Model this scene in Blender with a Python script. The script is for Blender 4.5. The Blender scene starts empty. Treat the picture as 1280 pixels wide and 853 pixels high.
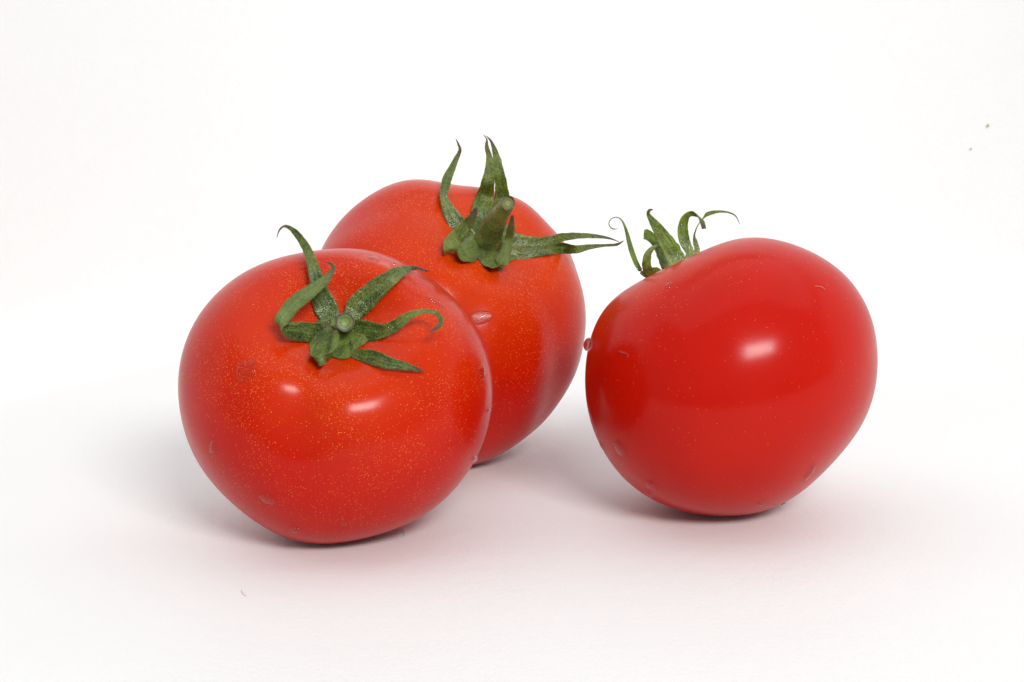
import bpy, bmesh, math, random
import numpy as np
from mathutils import Vector, Matrix, noise

random.seed(4)
S = bpy.context.scene
COL = S.collection

# ------------------------------------------------------------------ camera
cam = bpy.data.cameras.new('camera'); cam_ob = bpy.data.objects.new('camera', cam); COL.objects.link(cam_ob)
cam.lens = 70; cam.sensor_width = 36; cam.clip_start = 0.01; cam.clip_end = 30
cam_ob.location = (0, 0, 0.13)
cam_ob.rotation_euler = (math.radians(90 - 12.0), 0, 0)
S.camera = cam_ob

# ------------------------------------------------------------------ light and exposure
S.view_settings.view_transform = 'Standard'; S.view_settings.look = 'None'
S.view_settings.exposure = -0.08; S.view_settings.gamma = 1.0
W = bpy.data.worlds.new('World'); S.world = W; W.use_nodes = True
W.node_tree.nodes['Background'].inputs['Color'].default_value = (0.96, 0.98, 1.0, 1)
W.node_tree.nodes['Background'].inputs['Strength'].default_value = 0.46

def area(name, loc, target, sx, sy, power, color=(1, 1, 1)):
    l = bpy.data.lights.new(name, 'AREA'); l.shape = 'RECTANGLE'; l.size = sx; l.size_y = sy
    l.energy = power; l.color = color
    o = bpy.data.objects.new(name, l); COL.objects.link(o)
    o.location = loc
    o.rotation_euler = (Vector(target) - Vector(loc)).to_track_quat('-Z', 'Y').to_euler()
    return o
area('flash_softbox', (0.40, -0.72, 0.80), (0.0, 0.43, 0.03), 0.74, 0.36, 3.2, (1, 0.995, 0.98))
area('flash_tube', (0.393, -0.703, 0.787), (0.0, 0.43, 0.03), 0.50, 0.24, 14.0, (1, 0.995, 0.98))
area('overhead_softbox', (-0.04, 0.62, 1.00), (-0.10, 0.82, 0.10), 1.70, 1.10, 4.7, (0.98, 0.99, 1))
S.cycles.max_bounces = 14; S.cycles.transmission_bounces = 10; S.cycles.transparent_max_bounces = 10
S.cycles.use_denoising = True

# ------------------------------------------------------------------ helpers
class NT:
    def __init__(self, name):
        self.m = bpy.data.materials.new(name); self.m.use_nodes = True
        self.t = self.m.node_tree; self.b = self.t.nodes['Principled BSDF']
    def n(self, kind, **kw):
        nd = self.t.nodes.new(kind)
        for k, v in kw.items():
            if k in ('op', 'operation'): nd.operation = v
            elif hasattr(nd, k) and k not in ('Scale',): setattr(nd, k, v)
            else: nd.inputs[k.replace('_', ' ')].default_value = v
        return nd
    def l(self, a, b): self.t.links.new(a, b); return b
    def put(self, sock, v):
        if isinstance(v, bpy.types.NodeSocket): self.l(v, sock)
        else: sock.default_value = v
    def math(self, op, a, b=0.0, clamp=False):
        nd = self.t.nodes.new('ShaderNodeMath'); nd.operation = op; nd.use_clamp = clamp
        self.put(nd.inputs[0], a); self.put(nd.inputs[1], b); return nd.outputs[0]
    def map(self, v, a, b, c=0.0, d=1.0, smooth=True):
        nd = self.t.nodes.new('ShaderNodeMapRange'); nd.interpolation_type = 'SMOOTHSTEP' if smooth else 'LINEAR'
        self.put(nd.inputs[0], v)
        for i, q in enumerate((a, b, c, d)): self.put(nd.inputs[i + 1], q)
        return nd.outputs[0]
    def mix(self, f, a, b):
        nd = self.t.nodes.new('ShaderNodeMix'); nd.data_type = 'RGBA'
        self.put(nd.inputs[0], f); self.put(nd.inputs[6], a); self.put(nd.inputs[7], b); return nd.outputs[2]
    def noise(self, co, scale, detail=3, rough=0.5):
        nd = self.t.nodes.new('ShaderNodeTexNoise'); self.l(co, nd.inputs['Vector'])
        nd.inputs['Scale'].default_value = scale; nd.inputs['Detail'].default_value = detail
        nd.inputs['Roughness'].default_value = rough; return nd.outputs['Fac']
    def attr(self, name):
        nd = self.t.nodes.new('ShaderNodeAttribute'); nd.attribute_name = name; return nd.outputs['Fac']
    def bump(self, h, dist, strength=1.0, prev=None):
        nd = self.t.nodes.new('ShaderNodeBump'); self.l(h, nd.inputs['Height'])
        nd.inputs['Distance'].default_value = dist; nd.inputs['Strength'].default_value = strength
        if prev is not None: self.l(prev, nd.inputs['Normal'])
        return nd.outputs['Normal']
    def obj(self): return self.t.nodes.new('ShaderNodeTexCoord').outputs['Object']

def mesh_obj(name, verts, faces, mat, parent=None, smooth=True, attrs=None):
    me = bpy.data.meshes.new(name)
    me.from_pydata([tuple(v) for v in verts], [], faces)
    if smooth: me.polygons.foreach_set('use_smooth', [True] * len(me.polygons))
    for k, vals in (attrs or {}).items():
        a = me.attributes.new(k, 'FLOAT', 'POINT'); a.data.foreach_set('value', [float(q) for q in vals])
    me.materials.append(mat); me.update()
    o = bpy.data.objects.new(name, me); COL.objects.link(o)
    if parent: o.parent = parent
    return o

def tag(o, label=None, cat=None, group=None, kind=None):
    for k, v in (('label', label), ('category', cat), ('group', group), ('kind', kind)):
        if v: o[k] = v
    return o


def unit(v):
    v = np.array(v, float)
    return v / np.linalg.norm(v)

def frame(axis, right):
    z = unit(axis)
    x = np.array(right, float); x = unit(x - z * x.dot(z))
    return x, np.cross(z, x), z

def series(c, a):
    """smooth periodic profile: constant term, then cosine / sine pairs"""
    s = np.full_like(a, c[0])
    for k in range(1, (len(c) + 1) // 2):
        s = s + c[2 * k - 1] * np.cos(k * a) + c[2 * k] * np.sin(k * a)
    return s

def fruit_points(P, nt=150, nf=240):
    """points of a fruit around its own centre, in metres; row 0 is the stem pole, last row the blossom pole"""
    x, y, z = frame(P['axis'], P['right'])
    t = np.linspace(0, math.pi, nt)[:, None]
    f = (np.arange(nf) / nf * 2 * math.pi)[None, :]
    e = P['square']
    rad = P['R'] * np.sin(t).clip(0) ** e + 0 * f
    h = P['H'] * np.sign(np.cos(t)) * np.abs(np.cos(t)) ** e + 0 * f
    g = np.ones_like(rad)
    for az, depth, wid, t0, tw in P['folds']:
        d = (f - math.radians(az) + math.pi) % (2 * math.pi) - math.pi
        g = g - depth * np.exp(-(d / math.radians(wid)) ** 2) * np.exp(-((t - math.radians(t0)) / math.radians(tw)) ** 2)
    dd, dw = P['dimple']
    q = rad / P['R']
    rad = rad * g
    h = h * g
    h = h - dd * np.exp(-(q / dw) ** 2) * (np.cos(t) > 0)
    h = h + 0.10 * dd * np.exp(-((q - 1.7 * dw) / (0.8 * dw)) ** 2) * (np.cos(t) > 0)
    X = rad * np.cos(f); Y = rad * np.sin(f)
    pts = X[..., None] * x + Y[..., None] * y + h[..., None] * z
    # girth of this fruit seen from its front: not a perfect solid of revolution
    u, v, w = [np.array(k, float) for k in P['front']]
    a = pts @ u; b = pts @ v; d = pts @ w
    ang = np.arctan2(b, a); rho = np.hypot(a, b) / P['R']
    s = series(P['girth'], ang)
    k = 1 + (s - 1) * np.clip(rho, 0, 1) ** 1.0
    pts = (a * k)[..., None] * u + (b * k)[..., None] * v + d[..., None] * w
    return pts

def settle(pts, z0):
    """flatten the underside where the fruit presses on the paper at height z0"""
    p = pts.copy(); q = p[..., 2] - z0; r = 0.0006
    p[..., 2] = z0 - 0.0001 + r * np.where(q > 6 * r, q / r, np.log1p(np.exp(np.clip(q / r, -30, 30))))
    return p


# ------------------------------------------------------------------ materials
def paper_material():
    g = NT('white_paper'); co = g.obj()
    big = g.noise(co, 9, 2); fine = g.noise(co, 900, 3, 0.6); mid = g.noise(co, 160, 3)
    c = g.mix(g.map(big, .35, .65), (0.80, 0.80, 0.795, 1), (0.815, 0.815, 0.815, 1))
    v = g.n('ShaderNodeTexVoronoi'); g.l(co, v.inputs['Vector']); v.inputs['Scale'].default_value = 55
    r = g.math('GREATER_THAN', g.noise(co, 31, 0), 0.60)
    sp = g.math('MULTIPLY', g.map(v.outputs['Distance'], 0.006, 0.016, 1, 0), r)
    c = g.mix(g.math('MULTIPLY', sp, 0.35), c, (0.35, 0.31, 0.25, 1))
    g.l(c, g.b.inputs['Base Color'])
    g.b.inputs['Roughness'].default_value = 0.55
    g.b.inputs['Specular IOR Level'].default_value = 0.35
    nrm = g.bump(fine, 0.00012, 0.8); nrm = g.bump(mid, 0.0003, 0.35, nrm)
    g.l(nrm, g.b.inputs['Normal'])
    return g.m

def skin_material(seed, ripe, dots):
    g = NT('tomato_skin'); co = g.obj()
    shift = g.n('ShaderNodeVectorMath', operation='ADD'); g.l(co, shift.inputs[0]); shift.inputs[1].default_value = (seed, seed * .7, 0)
    co = shift.outputs[0]
    pole = g.attr('from_stem')          # 0 at the stem, 1 at the blossom end
    n1 = g.noise(co, 60, 3); n2 = g.noise(co, 26, 2)
    # ripening: more orange at the shoulder, deep red below
    sh = g.math('ADD', g.map(pole, 0.05, 0.52, 1, 0), g.math('MULTIPLY', g.math('SUBTRACT', n2, .5), 1.1))
    sh = g.math('MULTIPLY', g.map(sh, 0.05, 1.15), ripe)
    c = g.mix(sh, (0.48, 0.0070, 0.0008, 1), (0.58, 0.050, 0.0015, 1))
    c = g.mix(g.map(n1, .35, .7, 0, .35), c, (0.40, 0.0035, 0.0006, 1))
    # golden flecks in the skin
    def flecks(scale, size, dens):
        v = g.n('ShaderNodeTexVoronoi'); g.l(co, v.inputs['Vector']); v.inputs['Scale'].default_value = scale
        sep = g.n('ShaderNodeSeparateColor'); g.l(v.outputs['Color'], sep.inputs[0])
        keep = g.math('LESS_THAN', sep.outputs[0], dens)
        rad = g.math('MULTIPLY', sep.outputs[1], size)
        d = g.math('SUBTRACT', rad, v.outputs['Distance'])
        return g.math('MULTIPLY', g.map(d, -0.03, 0.10), keep), sep.outputs[2]
    cl = g.noise(co, 90, 3)
    dens = g.math('MULTIPLY', g.map(pole, 0.06, 0.66, 1.0, 0.16), g.map(cl, .36, .62, .12, 1.0))
    dens = g.math('MULTIPLY', dens, dots)
    f1, h1 = flecks(4500, 0.44, dens); f2, h2 = flecks(3100, 0.30, g.math('MULTIPLY', dens, .28))
    fc = g.mix(h1, (0.74, 0.09, 0.010, 1), (0.90, 0.36, 0.06, 1))
    c = g.mix(g.math('MULTIPLY', f1, g.map(h1, 0, 1, .35, .85)), c, fc)
    c = g.mix(g.math('MULTIPLY', f2, g.map(h2, 0, 1, .3, .9)), c, (0.92, 0.34, 0.06, 1))
    g.l(c, g.b.inputs['Base Color'])
    b = g.b
    b.inputs['Subsurface Weight'].default_value = 0.20
    b.inputs['Subsurface Radius'].default_value = (1.0, 0.12, 0.06)
    b.inputs['Subsurface Scale'].default_value = 0.0025
    g.l(g.map(n1, .3, .7, .38, .46), b.inputs['Roughness'])
    b.inputs['IOR'].default_value = 1.33; b.inputs['Specular IOR Level'].default_value = 0.05
    b.inputs['Coat Weight'].default_value = 0.52; b.inputs['Coat Roughness'].default_value = 0.19
    b.inputs['Coat IOR'].default_value = 1.36
    nr = g.bump(f2, 0.00004, 0.5); nr = g.bump(g.noise(co, 700, 2), 0.00003, 0.5, nr); nr = g.bump(g.noise(co, 110, 2), 0.00022, 0.30, nr)
    g.l(nr, b.inputs['Normal'])
    nc = g.bump(g.noise(co, 130, 2), 0.00015, 0.3); g.l(nc, b.inputs['Coat Normal'])
    return g.m

def leaf_material(seed, light=(0.095, 0.160, 0.014, 1), dark=(0.009, 0.025, 0.003, 1)):
    g = NT('calyx_leaf'); co = g.obj()
    along = g.attr('along'); across = g.attr('across'); under = g.attr('underside')
    n = g.noise(co, 420, 4, .6); m = g.noise(co, 150, 3)
    c = g.mix(g.map(n, .30, .66), dark, light)
    cx = g.t.nodes.new('ShaderNodeCombineXYZ'); g.l(g.math('MULTIPLY', across, 4.5), cx.inputs[0]); g.l(g.math('MULTIPLY', along, 2.2), cx.inputs[1]); cx.inputs[2].default_value = seed * 3.1
    st = g.noise(cx.outputs[0], 2.2, 4, .65)
    c = g.mix(g.map(st, .40, .60, .75, 0), c, dark)
    c = g.mix(g.map(st, .55, .68, 0, .6), c, (0.21, 0.28, 0.045, 1))
    c = g.mix(g.map(m, .45, .70, 0, .55), c, (0.20, 0.23, 0.03, 1))
    fine = g.noise(co, 2600, 3, .7); c = g.mix(g.map(fine, .50, .72, 0, .6), c, (0.26, 0.31, 0.07, 1)); c = g.mix(g.map(fine, .30, .46, .55, 0), c, (0.012, 0.026, 0.004, 1))
    c = g.mix(g.math('MULTIPLY', under, 0.55), c, (0.13, 0.18, 0.035, 1))
    vein = g.map(g.math('ABSOLUTE', across), 0.0, 0.14, 1, 0)
    c = g.mix(g.math('MULTIPLY', vein, .35), c, (0.17, 0.23, 0.07, 1))
    tip = g.math('ADD', along, g.math('MULTIPLY', g.math('SUBTRACT', m, .5), .4))
    c = g.mix(g.map(tip, .78, 1.0), c, (0.075, 0.040, 0.026, 1))
    edge = g.map(g.math('ABSOLUTE', across), 0.82, 1.0)
    c = g.mix(g.math('MULTIPLY', edge, .4), c, (0.15, 0.12, 0.05, 1))
    g.l(c, g.b.inputs['Base Color'])
    wet = g.math('MULTIPLY', g.map(m, .38, .54), g.map(along, .15, .55, 1, .25))
    g.l(g.map(wet, 0, 1, .48, .10), g.b.inputs['Roughness']); g.l(g.map(wet, 0, 1, .36, .80), g.b.inputs['Specular IOR Level'])
    g.b.inputs['Subsurface Weight'].default_value = 0.20
    g.b.inputs['Subsurface Radius'].default_value = (.5, 1, .2); g.b.inputs['Subsurface Scale'].default_value = .0006
    nr = g.bump(g.noise(co, 1700, 3, .65), 0.00030, 1.0); nr = g.bump(n, 0.0005, 0.8, nr)
    g.l(nr, g.b.inputs['Normal'])
    return g.m

def stalk_cut_material(pale, ring):
    g = NT('cut_stalk'); co = g.obj()
    r = g.attr('radius'); n = g.noise(co, 1400, 3)
    rr = g.math('ADD', r, g.math('MULTIPLY', g.math('SUBTRACT', n, .5), .25))
    c = g.mix(g.map(rr, .30, .46), pale, (0.10, 0.13, 0.03, 1))
    c = g.mix(g.map(rr, .50, .62), c, (0.14, 0.16, 0.05, 1))
    c = g.mix(g.map(rr, .72, .86), c, ring)
    g.l(c, g.b.inputs['Base Color']); g.b.inputs['Roughness'].default_value = .45
    g.l(g.bump(n, .0003, .6), g.b.inputs['Normal'])
    return g.m

def water_material(clear=0.35):
    g = NT('water')
    b = g.b
    b.inputs['Base Color'].default_value = (1, 1, 1, 1); b.inputs['Roughness'].default_value = 0.02
    b.inputs['IOR'].default_value = 1.33; b.inputs['Transmission Weight'].default_value = 1.0
    t = g.t
    f = t.nodes.new('ShaderNodeFresnel'); gm = t.nodes.new('ShaderNodeNewGeometry')
    g.l(g.map(gm.outputs['Backfacing'], 0, 1, 1.33, 1 / 1.33, False), f.inputs['IOR'])     # a thin skin of water looks the same from both sides
    a = t.nodes.new('ShaderNodeBsdfTransparent'); a.inputs['Color'].default_value = (0.97, 0.94, 0.94, 1)
    c = t.nodes.new('ShaderNodeBsdfGlossy'); c.inputs['Roughness'].default_value = 0.02
    m = t.nodes.new('ShaderNodeMixShader'); t.links.new(f.outputs[0], m.inputs[0]); t.links.new(a.outputs[0], m.inputs[1]); t.links.new(c.outputs[0], m.inputs[2])
    k = t.nodes.new('ShaderNodeMixShader'); k.inputs[0].default_value = clear
    t.links.new(m.outputs[0], k.inputs[1]); t.links.new(b.outputs[0], k.inputs[2]); t.links.new(k.outputs[0], t.nodes['Material Output'].inputs['Surface'])
    return g.m

def film_material():
    g = NT('water_film'); t = g.t; t.nodes.remove(g.b)
    f = t.nodes.new('ShaderNodeFresnel'); gm = t.nodes.new('ShaderNodeNewGeometry')
    g.l(g.map(gm.outputs['Backfacing'], 0, 1, 1.33, 1 / 1.33, False), f.inputs['IOR'])     # a thin skin of water looks the same from both sides
    a = t.nodes.new('ShaderNodeBsdfTransparent'); a.inputs['Color'].default_value = (0.985, 0.985, 0.985, 1)
    b = t.nodes.new('ShaderNodeBsdfGlossy'); b.inputs['Roughness'].default_value = 0.03
    m = t.nodes.new('ShaderNodeMixShader'); t.links.new(f.outputs[0], m.inputs[0]); t.links.new(a.outputs[0], m.inputs[1]); t.links.new(b.outputs[0], m.inputs[2])
    t.links.new(m.outputs[0], t.nodes['Material Output'].inputs['Surface'])
    return g.m

def plain(name, color, rough=.6):
    g = NT(name); co = g.obj(); n = g.noise(co, 2500, 2)
    g.l(g.mix(g.map(n, .3, .7, 0, 1), color, tuple(q * .6 for q in color[:3]) + (1,)), g.b.inputs['Base Color'])
    g.b.inputs['Roughness'].default_value = rough
    return g.m

def plain_table():
    g = NT('grey_table'); co = g.obj()
    g.l(g.mix(g.noise(co, 14, 3), (0.11, 0.11, 0.11, 1), (0.15, 0.15, 0.15, 1)), g.b.inputs['Base Color'])
    g.b.inputs['Roughness'].default_value = .6
    return g.m

M_paper = paper_material(); M_water = water_material(); M_film = film_material(); M_glass = water_material(0.85)

# ------------------------------------------------------------------ the white sheet the fruit stands on
def bend_y(x):
    d = x - 0.03
    return max(0.33, 0.660 - (4.6 if d < 0 else 2.5) * d * d)
def backdrop():
    xs = np.linspace(-0.55, 0.55, 111)
    V = []; F = []
    prof = []
    for i in range(26): prof.append(('f', i / 25))
    for i in range(1, 13): prof.append(('b', i / 12))
    for i in range(1, 15): prof.append(('w', i / 14))
    r = 0.030; lean = math.radians(82)
    for x in xs:
        by = bend_y(x)
        for k, s in prof:
            if k == 'f': y = 0.285 + (by - 0.285) * s; z = 0
            elif k == 'b': a = s * lean; y = by + r * math.sin(a); z = r * (1 - math.cos(a))
            else: y = by + r * math.sin(lean) + 0.30 * s * math.cos(lean); z = r * (1 - math.cos(lean)) + 0.30 * s * math.sin(lean)
            wz = 0.0006 * noise.noise(Vector((x * 9, y * 9, z * 9))) if k != 'f' else 0
            V.append((x, y + wz, z))
    n = len(prof)
    for i in range(len(xs) - 1):
        for j in range(n - 1):
            F.append((i * n + j, (i + 1) * n + j, (i + 1) * n + j + 1, i * n + j + 1))
    o = mesh_obj('paper_backdrop', V, F, M_paper)
    tag(o, kind='structure')
    return o
backdrop()
M_table = plain_table()
tb = mesh_obj('table_top', [(-.9, -.35, -.004), (.9, -.35, -.004), (.9, 1.0, -.004), (-.9, 1.0, -.004), (-.9, -.35, -.034), (.9, -.35, -.034), (.9, 1.0, -.034), (-.9, 1.0, -.034)],
    [(0, 1, 2, 3), (7, 6, 5, 4), (0, 4, 5, 1), (1, 5, 6, 2), (2, 6, 7, 3), (3, 7, 4, 0)], M_table, smooth=False)
tag(tb, kind='structure')

# ------------------------------------------------------------------ measured shapes
FRUIT = {
    'left': dict(pos=(-0.0377, 0.4145), h=0.03008, R=0.03282, H=0.02822, square=0.92, axis=[0.0698, -0.6562, 0.7514], right=[1, 0, 0],
        dimple=(0.00820, 0.36), folds=[[-108, 0.069, 16, 40, 20], [150, 0.02, 24, 50, 30], [30, 0.02, 25, 45, 30], [95, 0.02, 25, 55, 22], [54, -0.08, 28, 24, 9], [-30, 0.012, 25, 40, 30]],
        front=[[0.9961, 0.0856, -0.0206], [0.0, 0.2344, 0.9722], [0.088, -0.9684, 0.2334]],
        girth=[1.0, -0.0004, 0.0203, 0.0187, -0.004, 0.0047, 0.0114, 0.0021, -0.0058, -0.0007, 0.0004, -0.0023, 0.0058, 0.0003, -0.0013, -0.0, -0.0019]),
    'mid': dict(pos=(-0.0152, 0.4752), h=0.03347, R=0.03482, H=0.03064, square=0.92, axis=[0.331, -0.496, 0.8028], right=[1, 0, 0],
        dimple=(0.00418, 0.36), folds=[[78, 0.06, 17, 55, 40], [-38, 0.058, 13, 72, 42], [-109, 0.075, 17, 55, 30], [-66, 0.03, 14, 60, 32], [165, 0.045, 18, 55, 34], [20, 0.03, 16, 60, 34]],
        front=[[0.9995, 0.0307, -0.0062], [0.0, 0.1991, 0.98], [0.0313, -0.9795, 0.199]],
        girth=[1.0, -0.0026, 0.0418, -0.0329, -0.0109, -0.0026, 0.0249, -0.0075, -0.0036, 0.0054, -0.0066, 0.0024, 0.0026, -0.0007, 0.008, -0.0066, 0.0031, -0.0026, -0.0071, 0.0022, -0.0044, 0.0009, 0.0014, 0.0007, 0.003]),
    'right': dict(pos=(0.0483, 0.4279), h=0.03085, R=0.03251, H=0.02861, square=0.93, axis=[-0.4677, 0.5073, 0.7238], right=[1, 0, 0],
        dimple=(0.00390, 0.3), folds=[[20, 0.02, 24, 50, 30], [-60, 0.02, 25, 50, 30], [-130, 0.02, 25, 50, 30], [120, 0.02, 25, 50, 30]],
        front=[[0.994, -0.1066, 0.0247], [-0.0, 0.2258, 0.9742], [-0.1094, -0.9683, 0.2244]],
        girth=[1.0, 0.0008, 0.001, 0.004, 0.0082, -0.0169, 0.0177, -0.0025, -0.0041, 0.011, 0.0056, -0.0071, -0.0015, -0.0011, -0.0056, 0.0001, -0.0005]),
}
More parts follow.
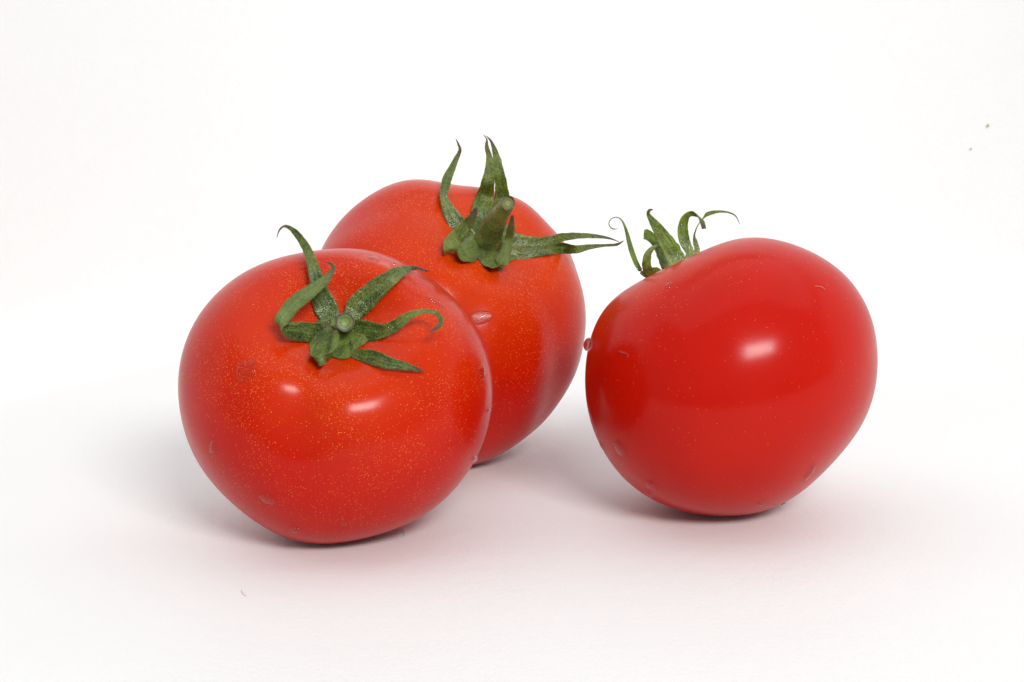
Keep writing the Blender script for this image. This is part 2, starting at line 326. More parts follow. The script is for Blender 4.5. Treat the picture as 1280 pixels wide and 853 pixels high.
# calyx leaves: rows of x, y, z (mm from the foot of the fruit), half width (mm), direction across the leaf
CALYX = {
    'left': dict(stem=[[3.03, -9.7, 46.09, 2.45], [3.28, -12.47, 47.49, 1.7], [3.53, -15.28, 48.68, 1.69], [3.74, -17.65, 49.57, 1.96], [3.79, -18.23, 49.73, 2.0]], sepals=[
        ('sepal', [[0.71, -11.8, 47.56, 1.22, 0.936, 0.073, 0.346], [-0.52, -11.03, 50.72, 2.44, 0.937, 0.073, 0.341], [-1.71, -10.64, 53.96, 1.93, 0.953, 0.063, 0.295], [-2.7, -10.14, 57.58, 1.46, 0.96, 0.058, 0.273], [-3.85, -8.07, 60.93, 1.06, 0.918, 0.082, 0.388], [-5.72, -3.29, 63.25, 0.86, 0.847, 0.11, 0.52], [-7.3, -3.42, 65.55, 0.66, 0.758, 0.136, 0.638], [-8.67, -3.75, 66.85, 0.41, 0.487, 0.182, 0.854], [-9.78, -4.69, 67.24, 0.23, -0.357, 0.194, 0.914], [-10.57, -5.86, 66.56, 0.16, -0.89, 0.095, 0.446], [-11.0, -6.65, 65.24, 0.06, -0.959, 0.059, 0.278]]),
        ('sepal', [[0.72, -12.0, 47.6, 1.83, -0.304, -0.017, 0.952], [-1.94, -14.11, 46.71, 2.02, -0.111, 0.112, 0.987], [-5.23, -17.26, 47.53, 2.01, -0.02, 0.281, 0.959], [-7.68, -20.32, 48.41, 1.69, -0.052, 0.392, 0.918], [-8.81, -22.42, 49.53, 1.42, -0.161, 0.863, 0.479], [-8.38, -22.04, 51.27, 1.46, -0.866, -0.001, 0.501], [-6.36, -20.36, 53.77, 1.59, -0.724, 0.149, 0.673], [-3.62, -19.57, 55.84, 1.43, -0.622, 0.18, 0.762], [-0.99, -17.6, 57.5, 1.04, -0.659, 0.149, 0.738], [0.75, -16.64, 59.15, 0.68, -0.819, 0.142, 0.555], [1.38, -15.83, 60.55, 0.4, -0.99, 0.092, -0.105], [0.66, -15.15, 61.32, 0.22, -0.506, -0.176, -0.844], [-0.31, -14.64, 61.32, 0.08, -0.081, -0.166, -0.983]]),
        ('sepal', [[4.35, -11.26, 49.11, 1.63, 0.841, -0.113, -0.53], [5.79, -10.99, 51.33, 2.4, 0.766, -0.134, -0.628], [8.08, -11.29, 53.67, 2.35, 0.678, -0.153, -0.719], [10.58, -11.86, 56.04, 1.98, 0.627, -0.162, -0.762], [13.05, -12.13, 57.94, 1.58, 0.584, -0.169, -0.794], [15.06, -8.11, 58.54, 1.02, 0.528, -0.177, -0.831], [16.55, -1.08, 57.81, 0.54, 0.254, -0.201, -0.946], [17.97, -0.58, 57.72, 0.31, -0.122, -0.206, -0.971], [19.09, -0.65, 57.4, 0.29, -0.318, -0.197, -0.928], [20.15, -0.25, 56.91, 0.1, -0.352, -0.195, -0.916]]),
        ('sepal', [[3.99, -12.26, 47.24, 1.83, -0.278, -0.2, -0.939], [6.54, -13.82, 46.82, 2.53, -0.134, -0.206, -0.969], [9.49, -15.5, 47.16, 1.93, 0.056, -0.208, -0.977], [12.01, -17.07, 47.82, 1.32, 0.273, -0.2, -0.941], [14.09, -18.0, 49.03, 1.16, 0.507, -0.179, -0.843], [15.93, -18.48, 50.48, 1.0, 0.518, -0.178, -0.837], [17.95, -18.8, 51.6, 0.64, 0.324, -0.197, -0.925], [20.34, -18.61, 52.05, 0.44, 0.01, -0.208, -0.978], [22.33, -18.55, 51.59, 0.44, -0.527, -0.177, -0.831], [23.31, -19.49, 50.35, 0.48, -0.986, -0.035, -0.163], [22.81, -21.14, 49.27, 0.44, -0.709, 0.147, 0.69], [21.0, -22.78, 48.68, 0.08, -0.454, 0.185, 0.871]]),
        ('sepal', [[3.24, -13.45, 45.41, 1.22, -0.852, -0.109, -0.512], [4.98, -17.84, 43.47, 0.96, -0.649, -0.158, -0.744], [7.37, -20.43, 43.3, 1.24, -0.245, -0.202, -0.948], [9.91, -22.56, 43.2, 1.51, -0.249, -0.201, -0.947], [12.79, -24.39, 42.71, 1.27, -0.251, -0.201, -0.947], [15.95, -24.42, 41.99, 0.83, -0.235, -0.202, -0.951], [18.27, -23.5, 41.17, 0.48, -0.298, -0.198, -0.934], [20.12, -22.4, 40.23, 0.06, -0.352, -0.195, -0.916]]),
        ('sepal', [[2.2, -12.95, 46.14, 1.62, 0.876, -0.413, -0.25], [0.57, -15.48, 44.61, 2.22, 0.827, -0.193, -0.527], [-1.08, -19.67, 43.46, 1.9, 0.771, -0.119, -0.626], [-1.84, -23.45, 43.15, 1.39, 0.641, 0.099, -0.762], [-0.59, -24.89, 43.19, 0.99, 0.48, -0.323, -0.816], [1.01, -22.69, 44.53, 0.87, -0.655, 0.678, -0.335], [1.96, -20.94, 46.18, 0.72, -0.989, 0.125, 0.084], [1.86, -18.07, 47.62, 0.56, -0.97, -0.204, -0.13], [1.15, -18.81, 48.91, 0.44, -0.575, 0.815, -0.074], [-0.0, -19.22, 49.4, 0.36, -0.018, 0.458, 0.889], [-1.03, -19.74, 49.35, 0.2, -0.16, 0.212, 0.964]]),
    ]),
    'mid': dict(stem=[[8.93, -10.25, 53.83, 4.21], [9.27, -13.94, 55.7, 3.68], [10.27, -16.38, 58.62, 2.91], [11.75, -19.74, 62.05, 2.39], [13.2, -22.29, 64.49, 1.96], [14.15, -24.48, 66.24, 1.71], [14.27, -24.94, 66.47, 1.62]], sepals=[
        ('sepal', [[5.88, -15.36, 55.93, 1.87, 0.757, 0.136, 0.64], [2.92, -13.11, 58.95, 2.19, 0.796, 0.126, 0.592], [1.02, -11.74, 61.7, 1.78, 0.867, 0.104, 0.488], [-0.27, -10.36, 64.03, 1.22, 0.925, 0.079, 0.372], [-0.84, -9.24, 65.78, 0.92, 0.997, 0.016, 0.078], [-0.63, -4.97, 67.54, 1.1, 0.992, -0.026, -0.124], [-0.21, -1.85, 69.26, 1.11, 0.952, -0.063, -0.298], [0.89, -0.87, 71.49, 0.85, 0.912, -0.085, -0.401], [1.94, 0.12, 73.72, 0.6, 0.918, -0.082, -0.388], [2.75, 0.52, 75.6, 0.38, 0.994, -0.023, -0.109], [2.32, 0.83, 77.06, 0.23, 0.938, 0.072, 0.339], [1.72, 1.09, 78.32, 0.06, 0.906, 0.088, 0.414]]),
        ('sepal', [[8.52, -10.37, 58.53, 2.73, 0.993, 0.024, 0.112], [8.07, -7.43, 61.92, 2.53, 1.0, -0.006, -0.028], [8.75, -3.76, 65.02, 2.08, 0.979, -0.042, -0.198], [9.46, -6.1, 68.53, 1.6, 0.983, -0.038, -0.179], [9.89, -5.44, 71.63, 1.14, 0.998, -0.011, -0.054], [9.8, -4.82, 74.52, 0.76, 0.993, 0.025, 0.119], [9.21, -4.3, 77.0, 0.46, 0.99, 0.029, 0.135], [9.2, -3.45, 78.6, 0.19, 0.967, 0.053, 0.25], [8.44, -2.71, 79.66, 0.06, 0.841, 0.113, 0.529]]),
        ('sepal', [[12.08, -7.26, 59.76, 2.11, 0.99, -0.029, -0.135], [12.77, -1.54, 63.64, 1.84, 0.997, -0.016, -0.075], [12.7, -2.6, 67.01, 1.57, 0.996, 0.018, 0.085], [12.24, -3.67, 70.35, 1.27, 0.987, 0.033, 0.156], [11.69, -3.01, 73.46, 0.98, 0.979, 0.042, 0.199], [11.05, -2.48, 75.95, 0.59, 0.953, 0.063, 0.297], [10.2, -2.04, 78.02, 0.28, 0.87, 0.103, 0.483], [9.1, -1.76, 79.3, 0.08, 0.766, 0.134, 0.629]]),
        ('sepal', [[8.78, -14.15, 55.74, 3.13, 0.529, -0.132, -0.838], [5.63, -19.61, 54.61, 2.89, 0.566, -0.288, -0.772], [2.75, -23.27, 54.72, 2.36, 0.467, -0.649, -0.6], [1.07, -24.38, 56.23, 1.84, 0.918, 0.379, 0.116], [2.01, -22.42, 57.82, 1.72, 0.758, -0.002, -0.652], [3.9, -18.76, 59.49, 1.49, 0.7, 0.124, -0.703], [5.82, -19.21, 62.18, 1.03, 0.857, 0.125, -0.5], [7.07, -19.69, 64.7, 0.37, 0.881, -0.11, -0.46]]),
        ('sepal', [[10.05, -16.11, 53.95, 3.95, 0.979, 0.183, -0.084], [10.71, -20.47, 52.16, 2.68, 0.967, 0.256, 0.019], [11.96, -23.15, 51.17, 1.85, 0.58, 0.793, -0.185], [13.07, -22.04, 52.85, 1.6, -0.915, 0.078, 0.396], [13.89, -20.6, 55.11, 1.28, -0.953, 0.004, 0.304], [14.55, -19.57, 57.44, 1.11, -0.942, -0.334, 0.045], [15.04, -23.1, 60.69, 0.82, -0.977, -0.205, -0.048], [15.29, -24.53, 63.58, 0.33, -0.985, -0.171, -0.001]]),
        ('sepal', [[12.95, -13.1, 54.72, 3.14, 0.081, -0.207, -0.975], [16.3, -11.75, 54.71, 2.52, 0.077, -0.207, -0.975], [20.09, -10.29, 54.69, 1.68, 0.12, -0.206, -0.971], [23.93, -7.43, 54.74, 1.31, 0.219, -0.203, -0.954], [27.3, -7.99, 55.86, 1.01, 0.181, -0.204, -0.962], [31.08, -8.69, 56.35, 0.72, 0.031, -0.208, -0.978], [34.9, -8.22, 56.15, 0.51, -0.08, -0.207, -0.975], [38.31, -7.83, 55.58, 0.25, -0.226, -0.203, -0.953], [40.63, -8.01, 54.75, 0.08, -0.342, -0.195, -0.919]]),
        ('sepal', [[12.95, -15.03, 53.35, 2.92, -0.053, -0.208, -0.977], [16.29, -14.36, 53.02, 2.3, 0.063, -0.208, -0.976], [20.07, -12.5, 53.27, 1.68, 0.161, -0.205, -0.965], [23.89, -9.95, 53.35, 1.39, 0.143, -0.206, -0.968], [27.39, -5.14, 52.78, 1.32, -0.016, -0.208, -0.978], [30.2, -10.35, 53.34, 1.01, 0.012, -0.208, -0.978], [33.59, -9.73, 53.83, 0.63, 0.142, -0.206, -0.968], [36.99, -9.17, 54.08, 0.34, 0.093, -0.207, -0.974], [39.97, -8.63, 54.21, 0.32, 0.237, -0.202, -0.95], [41.69, -7.95, 55.0, 0.11, 0.469, -0.184, -0.864]]),
    ]),
    'right': dict(stem=[[-12.25, 11.11, 51.84, 1.12], [-13.34, 15.4, 52.8, 0.88], [-14.24, 18.77, 54.23, 0.8], [-14.6, 19.94, 54.89, 0.85]], sepals=[
        ('sepal', [[-13.58, 11.98, 51.12, 0.42, -0.02, 0.208, 0.978], [-16.8, 10.01, 51.47, 0.47, 0.059, 0.208, 0.976], [-18.72, 8.62, 52.14, 0.42, -0.567, -0.206, -0.798], [-20.42, 8.59, 54.41, 0.53, 0.871, 0.102, 0.481], [-21.61, 9.19, 57.26, 0.58, 0.944, 0.068, 0.322], [-22.31, 9.71, 59.71, 0.5, 0.965, 0.054, 0.255], [-23.0, 10.26, 62.29, 0.31, 0.945, 0.068, 0.319], [-23.89, 10.67, 64.19, 0.19, 0.797, 0.126, 0.591], [-25.0, 10.81, 64.87, 0.13, 0.157, 0.205, 0.966], [-26.17, 10.74, 64.54, 0.11, -0.581, 0.169, 0.796], [-26.75, 10.55, 63.65, 0.11, -0.989, 0.031, 0.147], [-26.45, 10.36, 62.75, 0.13, -0.79, -0.127, -0.599], [-25.7, 10.27, 62.32, 0.13, -0.215, -0.203, -0.955], [-24.81, 10.28, 62.4, 0.04, 0.093, -0.207, -0.974]]),
        ('sepal', [[-13.93, 10.99, 51.29, 0.84, 0.269, 0.2, 0.942], [-16.63, 8.7, 52.55, 1.53, -0.541, 0.097, -0.835], [-18.18, 7.4, 53.63, 1.11, -0.876, 0.149, -0.459], [-18.47, 6.76, 55.42, 1.05, -0.965, -0.254, -0.07], [-18.23, 6.61, 57.13, 0.86, -0.903, -0.262, 0.341], [-17.4, 6.87, 58.35, 0.55, -0.687, -0.108, 0.718], [-16.2, 7.56, 59.21, 0.14, -0.65, 0.21, 0.73]]),
        ('sepal', [[-12.86, 14.12, 51.59, 0.84, 0.876, 0.1, 0.472], [-13.83, 16.44, 52.9, 0.82, 0.935, 0.074, 0.348], [-14.53, 18.95, 55.06, 0.85, 0.95, 0.065, 0.304], [-15.45, 20.41, 57.12, 0.88, 0.882, 0.098, 0.461], [-16.7, 21.26, 58.72, 1.11, 0.733, 0.141, 0.665], [-17.75, 21.9, 59.34, 1.2, 0.474, 0.183, 0.862], [-18.23, 21.92, 59.42, 0.57, 0.174, 0.205, 0.963]]),
        ('sepal', [[-11.33, 12.33, 52.76, 1.68, 0.995, 0.021, 0.097], [-11.59, 13.84, 55.06, 2.11, 0.957, 0.06, 0.284], [-12.88, 14.36, 57.54, 1.94, 0.868, 0.103, 0.486], [-14.48, 14.89, 60.01, 1.57, 0.838, 0.113, 0.534], [-16.06, 14.89, 62.42, 1.09, 0.822, 0.118, 0.557], [-17.36, 14.77, 64.28, 0.59, 0.835, 0.114, 0.538], [-17.82, 14.47, 65.23, 0.36, 0.995, 0.021, 0.099], [-17.51, 14.11, 65.96, 0.31, 0.597, -0.167, -0.785], [-16.73, 14.14, 66.13, 0.11, 0.21, -0.203, -0.956]]),
        ('sepal', [[-9.95, 15.4, 52.8, 0.71, 0.822, -0.118, -0.557], [-7.94, 17.96, 55.23, 0.94, 0.986, -0.034, -0.161], [-8.99, 19.54, 57.84, 1.22, 0.966, 0.054, 0.253], [-9.47, 20.13, 60.62, 1.19, 1.0, 0.005, 0.025], [-9.12, 20.11, 62.92, 0.94, 0.912, -0.085, -0.402], [-7.89, 18.9, 64.47, 0.62, 0.104, -0.342, -0.934], [-6.52, 16.84, 64.4, 0.62, 0.469, 0.424, -0.775], [-5.67, 14.6, 63.46, 0.59, 0.929, 0.363, -0.076], [-5.32, 13.25, 61.91, 0.5, 0.986, 0.111, 0.127]]),
        ('sepal', [[-8.74, 16.5, 53.18, 0.57, 0.773, -0.132, -0.62], [-6.35, 19.07, 55.62, 0.68, 0.922, -0.08, -0.379], [-6.54, 20.53, 57.68, 0.54, 0.994, 0.022, 0.105], [-6.76, 20.85, 59.21, 0.23, 0.989, -0.03, -0.143], [-5.97, 21.33, 61.44, 0.13, 0.881, -0.098, -0.462], [-4.63, 21.68, 63.11, 0.19, 0.75, -0.138, -0.647], [-3.63, 21.88, 64.03, 0.48, 0.399, -0.191, -0.897], [-1.35, 21.98, 64.51, 0.31, 0.075, -0.207, -0.975], [0.92, 21.95, 64.37, 0.2, -0.243, -0.202, -0.949], [2.63, 21.77, 63.53, 0.14, -0.703, -0.148, -0.695], [3.57, 21.4, 61.8, 0.06, -0.883, -0.098, -0.46]]),
    ]),
}
# water drops: place (mm), outward direction, long direction, half length, half width, height (mm), label
DROPS = [
    ('left', [-53.33, 389.81, 41.15], [-0.304, -0.806, 0.509], [0.767, 0.11, 0.632], 2.42, 2.16, 0.4, 'large flat triangular water drop left of the stalk on the front left tomato'),
    ('left', [-60.94, 392.2, 24.56], [-0.689, -0.698, -0.196], [0.22, -0.459, 0.861], 1.8, 0.73, 0.5, 'small upright oval water drop at the lower left side of the front left tomato'),
    ('left', [-49.5, 388.47, 14.66], [-0.406, -0.781, -0.475], [0.913, -0.36, -0.189], 2.12, 1.32, 0.5, 'flat oval water drop on the lower belly of the front left tomato'),
    ('left', [-44.59, 392.5, 6.96], [-0.216, -0.674, -0.706], [0.894, -0.427, 0.134], 1.36, 0.97, 0.7, 'round water drop just above where the front left tomato meets the paper'),
    ('left', [-53.74, 398.59, 7.31], [-0.553, -0.459, -0.695], [0.819, -0.146, -0.555], 0.83, 0.83, 0.35, 'tiny water drop near the bottom left outline of the front left tomato'),
    ('left', [-34.16, 390.17, 9.05], [0.168, -0.72, -0.674], [0.984, 0.083, 0.156], 0.65, 0.87, 0.5, 'small water drop low on the front left tomato right of its lowest round drop'),
    ('left', [-6.36, 405.92, 37.14], [0.911, -0.324, 0.254], [0.385, 0.453, -0.804], 1.48, 2.11, 0.5, 'curved water drop near the right edge of the front left tomato'),
    ('left', [-5.06, 407.59, 28.45], [0.967, -0.241, -0.081], [0.126, 0.178, 0.976], 0.59, 2.02, 0.45, 'small bead of water on the right outline of the front left tomato'),
    ('left', [-28.91, 412.74, 59.88], [0.232, -0.064, 0.971], [0.97, -0.055, -0.235], 1.34, 1.34, 0.5, 'flat water drop on top of the front left tomato behind its stalk'),
    ('left', [-24.91, 413.07, 58.46], [0.429, -0.098, 0.898], [0.783, 0.536, -0.315], 0.79, 0.64, 0.6, 'tiny water drop beside the flat one on top of the front left tomato'),
    ('left', [-15.88, 408.54, 51.62], [0.562, -0.275, 0.78], [0.825, 0.116, -0.553], 2.38, 1.0, 0.25, 'faint water streak near the upper right shoulder of the front left tomato'),
    ('left', [-7.97, 407.64, 17.78], [0.884, -0.23, -0.408], [0.454, 0.205, 0.867], 0.84, 3.05, 0.5, 'orange tinted water drop between the front left tomato and the rear tomato'),
    ('mid', [-6.92, 444.33, 41.05], [0.133, -0.917, 0.377], [0.985, 0.165, 0.055], 2.57, 1.66, 1.35, 'thick shining water drop on the rear tomato beside the shoulder of the front one'),
    ('right', [17.02, 427.06, 38.42], [-0.973, 0.004, 0.231], [0.227, 0.205, 0.952], 1.4, 2.11, 1.35, 'round bead of water standing out from the left outline of the right tomato'),
    ('right', [23.57, 409.22, 40.18], [-0.773, -0.567, 0.284], [0.255, 0.134, 0.958], 0.51, 2.18, 0.3, 'faint upright water drop inside the left edge of the right tomato'),
    ('right', [23.06, 411.07, 19.14], [-0.778, -0.513, -0.362], [0.565, -0.32, -0.761], 1.88, 2.05, 0.5, 'slanting water drop low on the left side of the right tomato'),
    ('right', [19.74, 420.47, 17.32], [-0.885, -0.231, -0.404], [0.448, -0.194, -0.873], 1.05, 1.05, 0.5, 'thin water bead on the lower left outline of the right tomato'),
    ('right', [29.79, 410.38, 11.36], [-0.512, -0.564, -0.649], [0.853, -0.427, -0.301], 1.41, 1.56, 0.7, 'oval water drop near the lower left bottom of the right tomato'),
    ('right', [29.67, 415.6, 7.86], [-0.508, -0.404, -0.761], [0.857, -0.152, -0.492], 1.02, 1.04, 0.5, 'dark water drop hanging on the bottom left outline of the right tomato'),
    ('right', [63.55, 410.05, 14.11], [0.576, -0.57, -0.586], [0.289, -0.528, 0.799], 2.78, 1.06, 0.5, 'long slanting water drop at the lower right of the right tomato'),
    ('right', [53.55, 410.61, 7.19], [0.255, -0.577, -0.776], [0.875, 0.479, -0.069], 1.05, 0.82, 0.5, 'tiny water drop next to the green fleck under the right tomato'),
    ('right', [33.14, 414.02, 54.01], [-0.458, -0.308, 0.834], [0.578, 0.609, 0.543], 1.01, 1.0, 0.4, 'small water drop below the calyx of the right tomato'),
    ('right', [45.93, 401.85, 50.05], [-0.099, -0.8, 0.592], [0.994, -0.108, 0.021], 0.28, 0.27, 0.42, 'tiny glinting droplet above the highlight of the right tomato'),
    ('right', [36.32, 398.86, 39.09], [-0.389, -0.884, 0.258], [0.485, 0.042, 0.874], 0.33, 0.3, 0.48, 'tiny glinting droplet in the middle of the right tomato'),
]
FIBRES = [[[63.46, 410.85, 54.47], [64.93, 411.63, 54.16], [65.97, 411.62, 53.47]], [[-28.07, 402.65, 49.59], [-27.42, 402.97, 50.53], [-27.6, 403.34, 51.12]]]
SPECKS = [([0.1563, 0.6544, 0.0632], (0, -1, 0.14), 0.0005, 'small brown speck on the backdrop at the upper right, the higher of two', 1), ([0.1515, 0.6562, 0.0554], (0, -1, 0.14), 0.00036, 'fainter brown speck on the backdrop, just below and left of the other one', 2)]
FLECK = (0.0609, 0.4321, 0.0003)

# ------------------------------------------------------------------ fruit
def catmull(rows, per):
    P = np.array(rows, float); n = len(P)
    Q = np.vstack([2 * P[0] - P[1], P, 2 * P[-1] - P[-2]])
    out = []
    for i in range(n - 1):
        a, b, c, d = Q[i], Q[i + 1], Q[i + 2], Q[i + 3]
        for k in range(per):
            t = k / per
            out.append(0.5 * (2 * b + (c - a) * t + (2 * a - 5 * b + 4 * c - d) * t * t + (3 * b - a - 3 * c + d) * t ** 3))
    out.append(P[-1])
    return np.array(out)

def leaf(rows, mat, parent, seed, cup=0.18, thick=0.20, fuzz=True):
    rows = [list(r[:3]) + [r[3]] + list(r[4:7]) for r in rows]
    C = catmull(rows, 7)
    n = len(C); pos = C[:, :3]; hw = np.maximum(C[:, 3], 0.05)
    tan = np.gradient(pos, axis=0); tan /= np.linalg.norm(tan, axis=1)[:, None] + 1e-9
    side = C[:, 4:7]; side = side - tan * (side * tan).sum(1)[:, None]; side /= np.linalg.norm(side, axis=1)[:, None] + 1e-9
    nor = np.cross(side, tan)
    m = 9; V = []; A = {'along': [], 'across': [], 'underside': []}
    L = np.concatenate([[0], np.cumsum(np.linalg.norm(np.diff(pos, axis=0), axis=1))]); Lt = L[-1]; dry = 1.0 if Lt > 15 else 0.66
    def tri(x, sd): return noise.noise(Vector((x, sd, seed * 3.7)))
    edges = []
    for layer in (0, 1):
        for i in range(n):
            u = L[i] / Lt; w = hw[i]
            th = min(thick, w * 0.9) * (0.5 if u < .97 else .3)
            for j in range(m):
                s = -1 + 2 * j / (m - 1)
                rag = 1 + 0.10 * tri(L[i] * 0.9, 7.0 + (3 if s > 0 else 0)) + 0.05 * tri(L[i] * 3.2, 17.0 + (3 if s > 0 else 0))
                q = pos[i] + side[i] * s * w * rag
                cu = cup * w * (s * s - 0.35) * (1 + 0.8 * tri(L[i] * 0.45, 3.0))
                rip = 0.10 * tri(L[i] * 1.1 + 5, s * 1.5) * min(w, 1.2) + 0.05 * w * (math.exp(-(s / .16) ** 2))
                edge = 1 - abs(s) ** 4 * 0.75
                q = q + nor[i] * (cu + rip + (th * edge if layer == 0 else -th * edge))
                V.append(q / 1000)
                A['along'].append(u * dry); A['across'].append(s); A['underside'].append(layer)
    F = []; off = n * m
    for i in range(n - 1):
        for j in range(m - 1):
            a, b, c, d = i * m + j, i * m + j + 1, (i + 1) * m + j + 1, (i + 1) * m + j
            F.append((a, b, c, d)); F.append((off + d, off + c, off + b, off + a))
        for j in (0, m - 1):
            a, d = i * m + j, (i + 1) * m + j
            F.append((a, d, off + d, off + a) if j == 0 else (d, a, off + a, off + d))
    F.append(tuple(range(m - 1, -1, -1)) + tuple(off + j for j in range(m)))
    e = (n - 1) * m
    F.append(tuple(e + j for j in range(m)) + tuple(off + e + j for j in range(m - 1, -1, -1)))
    o = mesh_obj('sepal', V, F, mat, parent, attrs=A)
    if fuzz:
        leaf_fuzz(o, pos, side, nor, tan, hw, seed)
        leaf_dew(o, pos, side, nor, L / Lt, hw, seed)
    return o

ICO = None
def leaf_dew(o, pos, side, nor, u, hw, seed):
    """fine beads of water clinging to the wet base of the leaf"""
    global ICO
    if ICO is None:
        bm = bmesh.new(); bmesh.ops.create_icosphere(bm, subdivisions=2, radius=1)
        ICO = (np.array([v.co[:] for v in bm.verts]), [tuple(v.index for v in f.verts) for f in bm.faces]); bm.free()
    rg = random.Random(seed * 31 + 5); V = []; F = []
    for i in range(len(pos)):
        if not (.08 < u[i] < .62) or hw[i] < .5: continue
        for k in range(int(rg.random() * 6.5 * (1 - u[i]) * (1 if seed % 3 else .6) + .3)):
            s = rg.uniform(-.75, .75); r = rg.uniform(.08, .21) * (1.35 if rg.random() < .15 else 1)
            c = pos[i] + side[i] * s * hw[i] + nor[i] * (.10 + .18 * hw[i] * (s * s - .35)) + (pos[min(i + 1, len(pos) - 1)] - pos[i]) * rg.random()
            b = len(V); V += [(c + q * r * np.array([1, 1, 1])) / 1000 for q in ICO[0]]
            F += [tuple(b + j for j in f) for f in ICO[1]]
    if V:
        d = mesh_obj('dew', V, F, M_film, o); d['kind'] = 'stuff'

def leaf_fuzz(o, pos, side, nor, tan, hw, seed):
    """short pale hairs standing on the leaf and along its edges"""
    rg = random.Random(seed * 17 + 3); V = []; F = []
    n = len(pos)
    for k in range(int(n * 3.2)):
        i = rg.randrange(1, n - 1); w = hw[i]
        if w < .25: continue
        s = rg.choice((-1, 1)) if rg.random() < .75 else rg.uniform(-.9, .9)
        base = pos[i] + side[i] * s * w * .97 + tan[i] * rg.uniform(-.3, .3)
        d = side[i] * s * rg.uniform(.5, 1) + nor[i] * rg.uniform(-.3, .9) + tan[i] * rg.uniform(-.3, .7)
        d = d / np.linalg.norm(d) * rg.uniform(.15, .42)
        p = np.cross(d, nor[i]); p = p / (np.linalg.norm(p) + 1e-9) * .018
        q = np.cross(d, p); q = q / (np.linalg.norm(q) + 1e-9) * .018
        b = len(V)
        V += [(base + p) / 1000, (base - p * .5 + q) / 1000, (base - p * .5 - q) / 1000, (base + d) / 1000]
        F += [(b, b + 1, b + 3), (b + 1, b + 2, b + 3), (b + 2, b, b + 3)]
    h = mesh_obj('fuzz', V, F, M_fuzz, o, smooth=False); h['kind'] = 'stuff'

def stalk(rows, mat, cutmat, parent, seed, hollow=.28):
    C = catmull([r[:4] for r in rows], 6); n = len(C); pos = C[:, :3]; rad = C[:, 3]
    tan = np.gradient(pos, axis=0); tan /= np.linalg.norm(tan, axis=1)[:, None]
    m = 40; V = []; A = {'along': [], 'across': [], 'underside': []}
    for i in range(n):
        x, y, z = frame(tan[i], [1, 0.2, 0])
        for j in range(m):
            a = j / m * 2 * math.pi
            rr = rad[i] * (1 + .02 * math.cos(5 * a + seed) + .04 * noise.noise(Vector((math.cos(a) * 2, math.sin(a) * 2, i * .2 + seed))))
            V.append((pos[i] + (x * math.cos(a) + y * math.sin(a)) * rr) / 1000)
            A['along'].append(.12 + .1 * i / n); A['across'].append(.5); A['underside'].append(.25)
    F = [(i * m + j, i * m + (j + 1) % m, (i + 1) * m + (j + 1) % m, (i + 1) * m + j) for i in range(n - 1) for j in range(m)]
    F.append(tuple(range(m - 1, -1, -1)))
    st = mesh_obj('stalk', V, F, mat, parent, attrs=A)
    x, y, z = frame(tan[-1], [1, 0.2, 0]); V = []; R = []
    rings = 12
    for k in range(rings + 1):
        f = 1 - k / rings
        for j in range(m):
            a = j / m * 2 * math.pi
            rr = rad[-1] * (1 + .02 * math.cos(5 * a + seed) + .04 * noise.noise(Vector((math.cos(a) * 2, math.sin(a) * 2, (n - 1) * .2 + seed)))) * f
            h = .10 * math.sin(min(1, (1 - f) * 5) * math.pi) - hollow * rad[-1] * (1 - f) + .03 * noise.noise(Vector((f * 5, a * 2, seed)))
            V.append((pos[-1] + (x * math.cos(a) + y * math.sin(a)) * rr + z * h) / 1000); R.append(f)
    F = [(k * m + j, k * m + (j + 1) % m, (k + 1) * m + (j + 1) % m, (k + 1) * m + j) for k in range(rings) for j in range(m)]
    mesh_obj('cut_end', V, F, cutmat, st, attrs={'radius': R})
    return st

def hub(rows, fruit, parent, mat, radius, seed):
    """the green disc in which the sepals join, hugging the dimple of the fruit"""
    pts, cen, P = fruit
    x, y, z = frame(P['axis'], [1, 0, 0])
    m = 48; V = []; A = {'along': [], 'across': [], 'underside': []}
    pts = pts.reshape(-1, 3)
    pole = pts[0]
    for k in range(9):
        f = k / 8
        for j in range(m):
            a = j / m * 2 * math.pi
            r = radius * f * (1 + (.05 if radius > .007 else .12) * math.cos(6 * a + seed) + .08 * noise.noise(Vector((math.cos(a), math.sin(a), seed))))
            lift = .0011 * (1 - f ** 3) + .00025
            q = pole + (x * math.cos(a) + y * math.sin(a)) * r
            d = q - pts; lat = np.linalg.norm(d - (d @ z)[:, None] * z, axis=1)
            lat = np.where((pts - pole) @ z > -0.012, lat, 9)
            i = int(np.argmin(lat))
            q = pole + (x * math.cos(a) + y * math.sin(a)) * r + z * ((pts[i] - pole) @ z + lift)
            V.append(q); A['along'].append(.55); A['across'].append(.5); A['underside'].append(0)
    F = [(k * m + j, (k + 1) * m + j, (k + 1) * m + (j + 1) % m, k * m + (j + 1) % m) for k in range(8) for j in range(m)]
    return mesh_obj('calyx_disc', V, F, mat, parent, attrs=A)

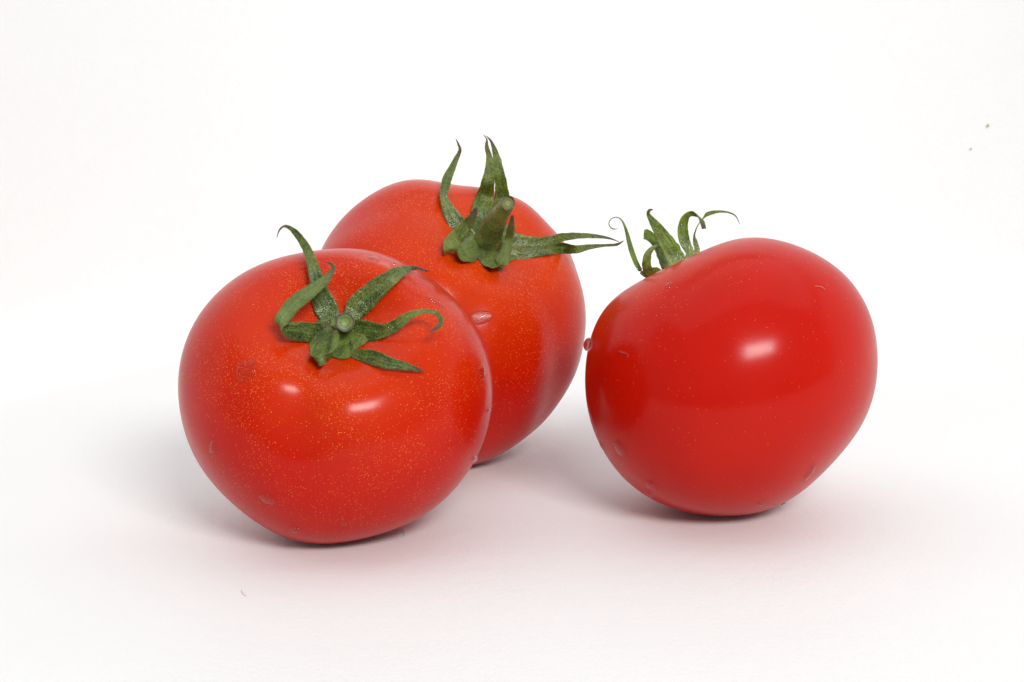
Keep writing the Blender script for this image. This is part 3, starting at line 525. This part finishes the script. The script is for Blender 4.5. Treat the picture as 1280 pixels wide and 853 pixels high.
M_fuzz = plain('fuzz_hair', (0.42, 0.40, 0.22, 1), .5)
LABEL = {
 'left': 'front left tomato facing the viewer with its star-shaped calyx and short round cut stalk',
 'mid': 'rear ribbed tomato standing behind the other two with a thick upright stalk',
 'right': 'right tomato turned away with curled calyx tips showing over its shoulder',
}
SKIN = {'left': skin_material(0.0, 0.62, 1.0), 'mid': skin_material(.31, 0.80, 0.75), 'right': skin_material(.67, 0.50, 0.24)}
LEAF = {'left': leaf_material(1), 'mid': leaf_material(2, (0.13, 0.185, 0.016, 1), (0.020, 0.040, 0.005, 1)), 'right': leaf_material(3, (0.21, 0.31, 0.018, 1), (0.05, 0.095, 0.010, 1))}
CUT = {'left': stalk_cut_material((0.17, 0.25, 0.05, 1), (0.045, 0.050, 0.018, 1)),
       'mid': stalk_cut_material((0.24, 0.24, 0.05, 1), (0.09, 0.07, 0.035, 1)),
       'right': stalk_cut_material((0.30, 0.30, 0.07, 1), (0.09, 0.07, 0.035, 1))}
for key, P in FRUIT.items():
    root = bpy.data.objects.new('tomato', None); COL.objects.link(root)
    root.location = (P['pos'][0], P['pos'][1], 0); root.empty_display_size = .02
    tag(root, LABEL[key], 'tomato', 'three ripe red tomatoes')
    nt, nf = 220, 360
    pts = settle(fruit_points(P, nt, nf) + np.array([0, 0, P['h']]), 0)
    V = [pts[0, 0]] + list(pts[1:-1].reshape(-1, 3)) + [pts[-1, 0]]
    pole = [0] + [i / (nt - 1) for i in range(1, nt - 1) for _ in range(nf)] + [1]
    F = [(0, 1 + j, 1 + (j + 1) % nf) for j in range(nf)]
    for i in range(nt - 3):
        a = 1 + i * nf
        F += [(a + j, a + nf + j, a + nf + (j + 1) % nf, a + (j + 1) % nf) for j in range(nf)]
    a = 1 + (nt - 3) * nf; e = len(V) - 1
    F += [(a + j, e, a + (j + 1) % nf) for j in range(nf)]
    mesh_obj('skin', V, F, SKIN[key], root, attrs={'from_stem': pole})
    hub(None, (pts, None, P), root, LEAF[key], {'left': .0062, 'mid': .0082, 'right': .005}[key], {'left': 1, 'mid': 2, 'right': 3}[key])
    for i, (nm, rows) in enumerate(CALYX[key]['sepals']):
        leaf(rows, LEAF[key], root, seed=i + 10 * len(key))
    stalk(CALYX[key]['stem'], LEAF[key], CUT[key], root, {'left': 1, 'mid': 2, 'right': 3}[key])

# ------------------------------------------------------------------ water
def dome(name, place, up, along, a, b, h, label, cat, group=None, seed=0, wob=.10, sink=.25, mat=None, power=2.0, parent=None):
    z = np.array(unit(up)); x = np.array(along, float); x = unit(x - z * x.dot(z)); y = np.cross(z, x)
    m = 40; rings = 12; V = []
    def out(an): return 1 + wob * noise.noise(Vector((math.cos(an) * 1.3, math.sin(an) * 1.3, seed * 2.1))) + wob * .5 * noise.noise(Vector((math.cos(an) * 3, math.sin(an) * 3, seed * 5.1)))
    V.append(z * h)
    for k in range(1, rings + 1):
        f = k / rings
        for j in range(m):
            an = j / m * 2 * math.pi; o = out(an)
            c = math.sqrt(max(0, 1 - f ** power)) if power != 1 else 1 - f
            V.append(x * a * f * o * math.cos(an) + y * b * f * o * math.sin(an) + z * (h * c))
    for j in range(m):
        an = j / m * 2 * math.pi; o = out(an) * .96
        V.append(x * a * o * math.cos(an) + y * b * o * math.sin(an) - z * sink)
    F = [(0, 1 + j, 1 + (j + 1) % m) for j in range(m)]
    for k in range(rings):
        s = 1 + k * m
        F += [(s + j, s + m + j, s + m + (j + 1) % m, s + (j + 1) % m) for j in range(m)]
    s = 1 + rings * m
    V = [q / 1000 for q in V]      # the underside is the fruit or the paper itself
    ob = mesh_obj(name, V, F, mat or M_water)
    ob.location = Vector(place) / 1000
    tag(ob, label, cat, group)
    return ob

for i, (key, place, up, along, a, b, h, label) in enumerate(DROPS):
    sag = max(a, b) ** 2 / (2 * 33)
    dome('water_drop', place, up, along, a, b, h, label, 'water drop', 'water drops on the tomatoes', seed=i + 1, wob=.22, sink=sag + .12, mat=M_glass if h > 1.1 else M_water)

# the film of water under the front left tomato
PL = FRUIT['left']['pos']
dome('puddle', (-37.0, 414.3, 0.02), (0, 0, 1), (1, .10, 0), 13.4, 12.6, 0.8,
     'thin glistening film of water on the paper under the front left tomato', 'puddle', seed=40, wob=.16, sink=.03, power=5, mat=M_film)
dome('water_drop', (36.7, 446.9, 0.03), (0, 0, 1), (1, 0, 0), .75, .5, .45,
     'tiny white glinting water drop lying on the paper in front of the right tomato', 'water drop', seed=41, sink=.01)

# ------------------------------------------------------------------ small debris
def fibre(name, pts, rad, mat, label, cat='fibre'):
    C = catmull([list(p) for p in pts], 8); V = []; F = []; n = len(C); m = 6
    tan = np.gradient(C, axis=0)
    for i in range(n):
        x, y, z = frame(tan[i], [.3, .2, 1])
        for j in range(m):
            a = j / m * 2 * math.pi
            r = rad * (1 - .6 * abs(2 * i / (n - 1) - 1) ** 3)
            V.append((C[i] + (x * math.cos(a) + y * math.sin(a)) * r) / 1000)
    F = [(i * m + j, i * m + (j + 1) % m, (i + 1) * m + (j + 1) % m, (i + 1) * m + j) for i in range(n - 1) for j in range(m)]
    F += [tuple(range(m - 1, -1, -1)), tuple((n - 1) * m + j for j in range(m))]
    o = mesh_obj(name, V, F, mat)
    return tag(o, label, cat)
M_hair = plain('pale_fibre', (0.75, 0.30, 0.18, 1))
M_hair2 = plain('pinkish_fibre', (0.66, 0.46, 0.42, 1))
M_crumb = plain('brown_crumb', (0.58, 0.46, 0.28, 1))
M_fleck = plain('olive_fleck', (0.30, 0.26, 0.05, 1))
fibre('fibre', FIBRES[0], .07, M_hair, 'short pale curved hair stuck on the upper right shoulder of the right tomato')
fibre('fibre', [(-53.4, 374.6, .12), (-53.2, 373.2, .25), (-52.7, 371.8, .22), (-52.0, 370.9, .12)], .05, M_hair2, 'tiny curved pinkish hair lying on the paper in front of the front left tomato')

def crumb(place, up, r, mat, label, seed):
    bm = bmesh.new(); bmesh.ops.create_icosphere(bm, subdivisions=2, radius=r)
    for v in bm.verts:
        v.co *= 1 + .45 * noise.noise(v.co * (1.3 / r) + Vector((seed, 0, 0))); v.co.z *= .6; v.co.x *= .8
    me = bpy.data.meshes.new('crumb'); bm.to_mesh(me); bm.free(); me.materials.append(mat)
    me.polygons.foreach_set('use_smooth', [True] * len(me.polygons))
    o = bpy.data.objects.new('crumb', me); COL.objects.link(o); o.location = place
    o.rotation_euler = Vector(up).to_track_quat('Z', 'Y').to_euler()
    return tag(o, label, 'crumb')
for place, up, r, label, sd in SPECKS:
    crumb(place, up, r, M_crumb, label, sd)

# a dried scrap of blossom caught under the right tomato
def scrap():
    V = []; F = []; rg = random.Random(5)
    for k in range(7):
        a = k / 7 * 2 * math.pi + rg.uniform(-.3, .3); L = rg.uniform(.5, 1.15)
        d = np.array([math.cos(a), math.sin(a) * .6, rg.uniform(.1, .6)]); p = np.array([-math.sin(a), math.cos(a), .2]) * .13
        b = len(V)
        for t_, w_ in ((0, 1), (.5, 1.1), (1, .15)):
            q = d * L * t_ + np.array([0, 0, .1 - .12 * t_ * t_])
            V += [(q + p * w_) / 1000, (q - p * w_) / 1000, (q + np.array([0, 0, .12])) / 1000]
        for i in (0, 3):
            for u, v in ((0, 1), (1, 2), (2, 0)):
                F.append((b + i + u, b + i + v, b + i + 3 + v, b + i + 3 + u))
    o = mesh_obj('blossom_scrap', V, F, M_fleck)
    o.location = FLECK
    return tag(o, 'tiny dry olive scrap caught under the lower right of the right tomato', 'scrap')
scrap()
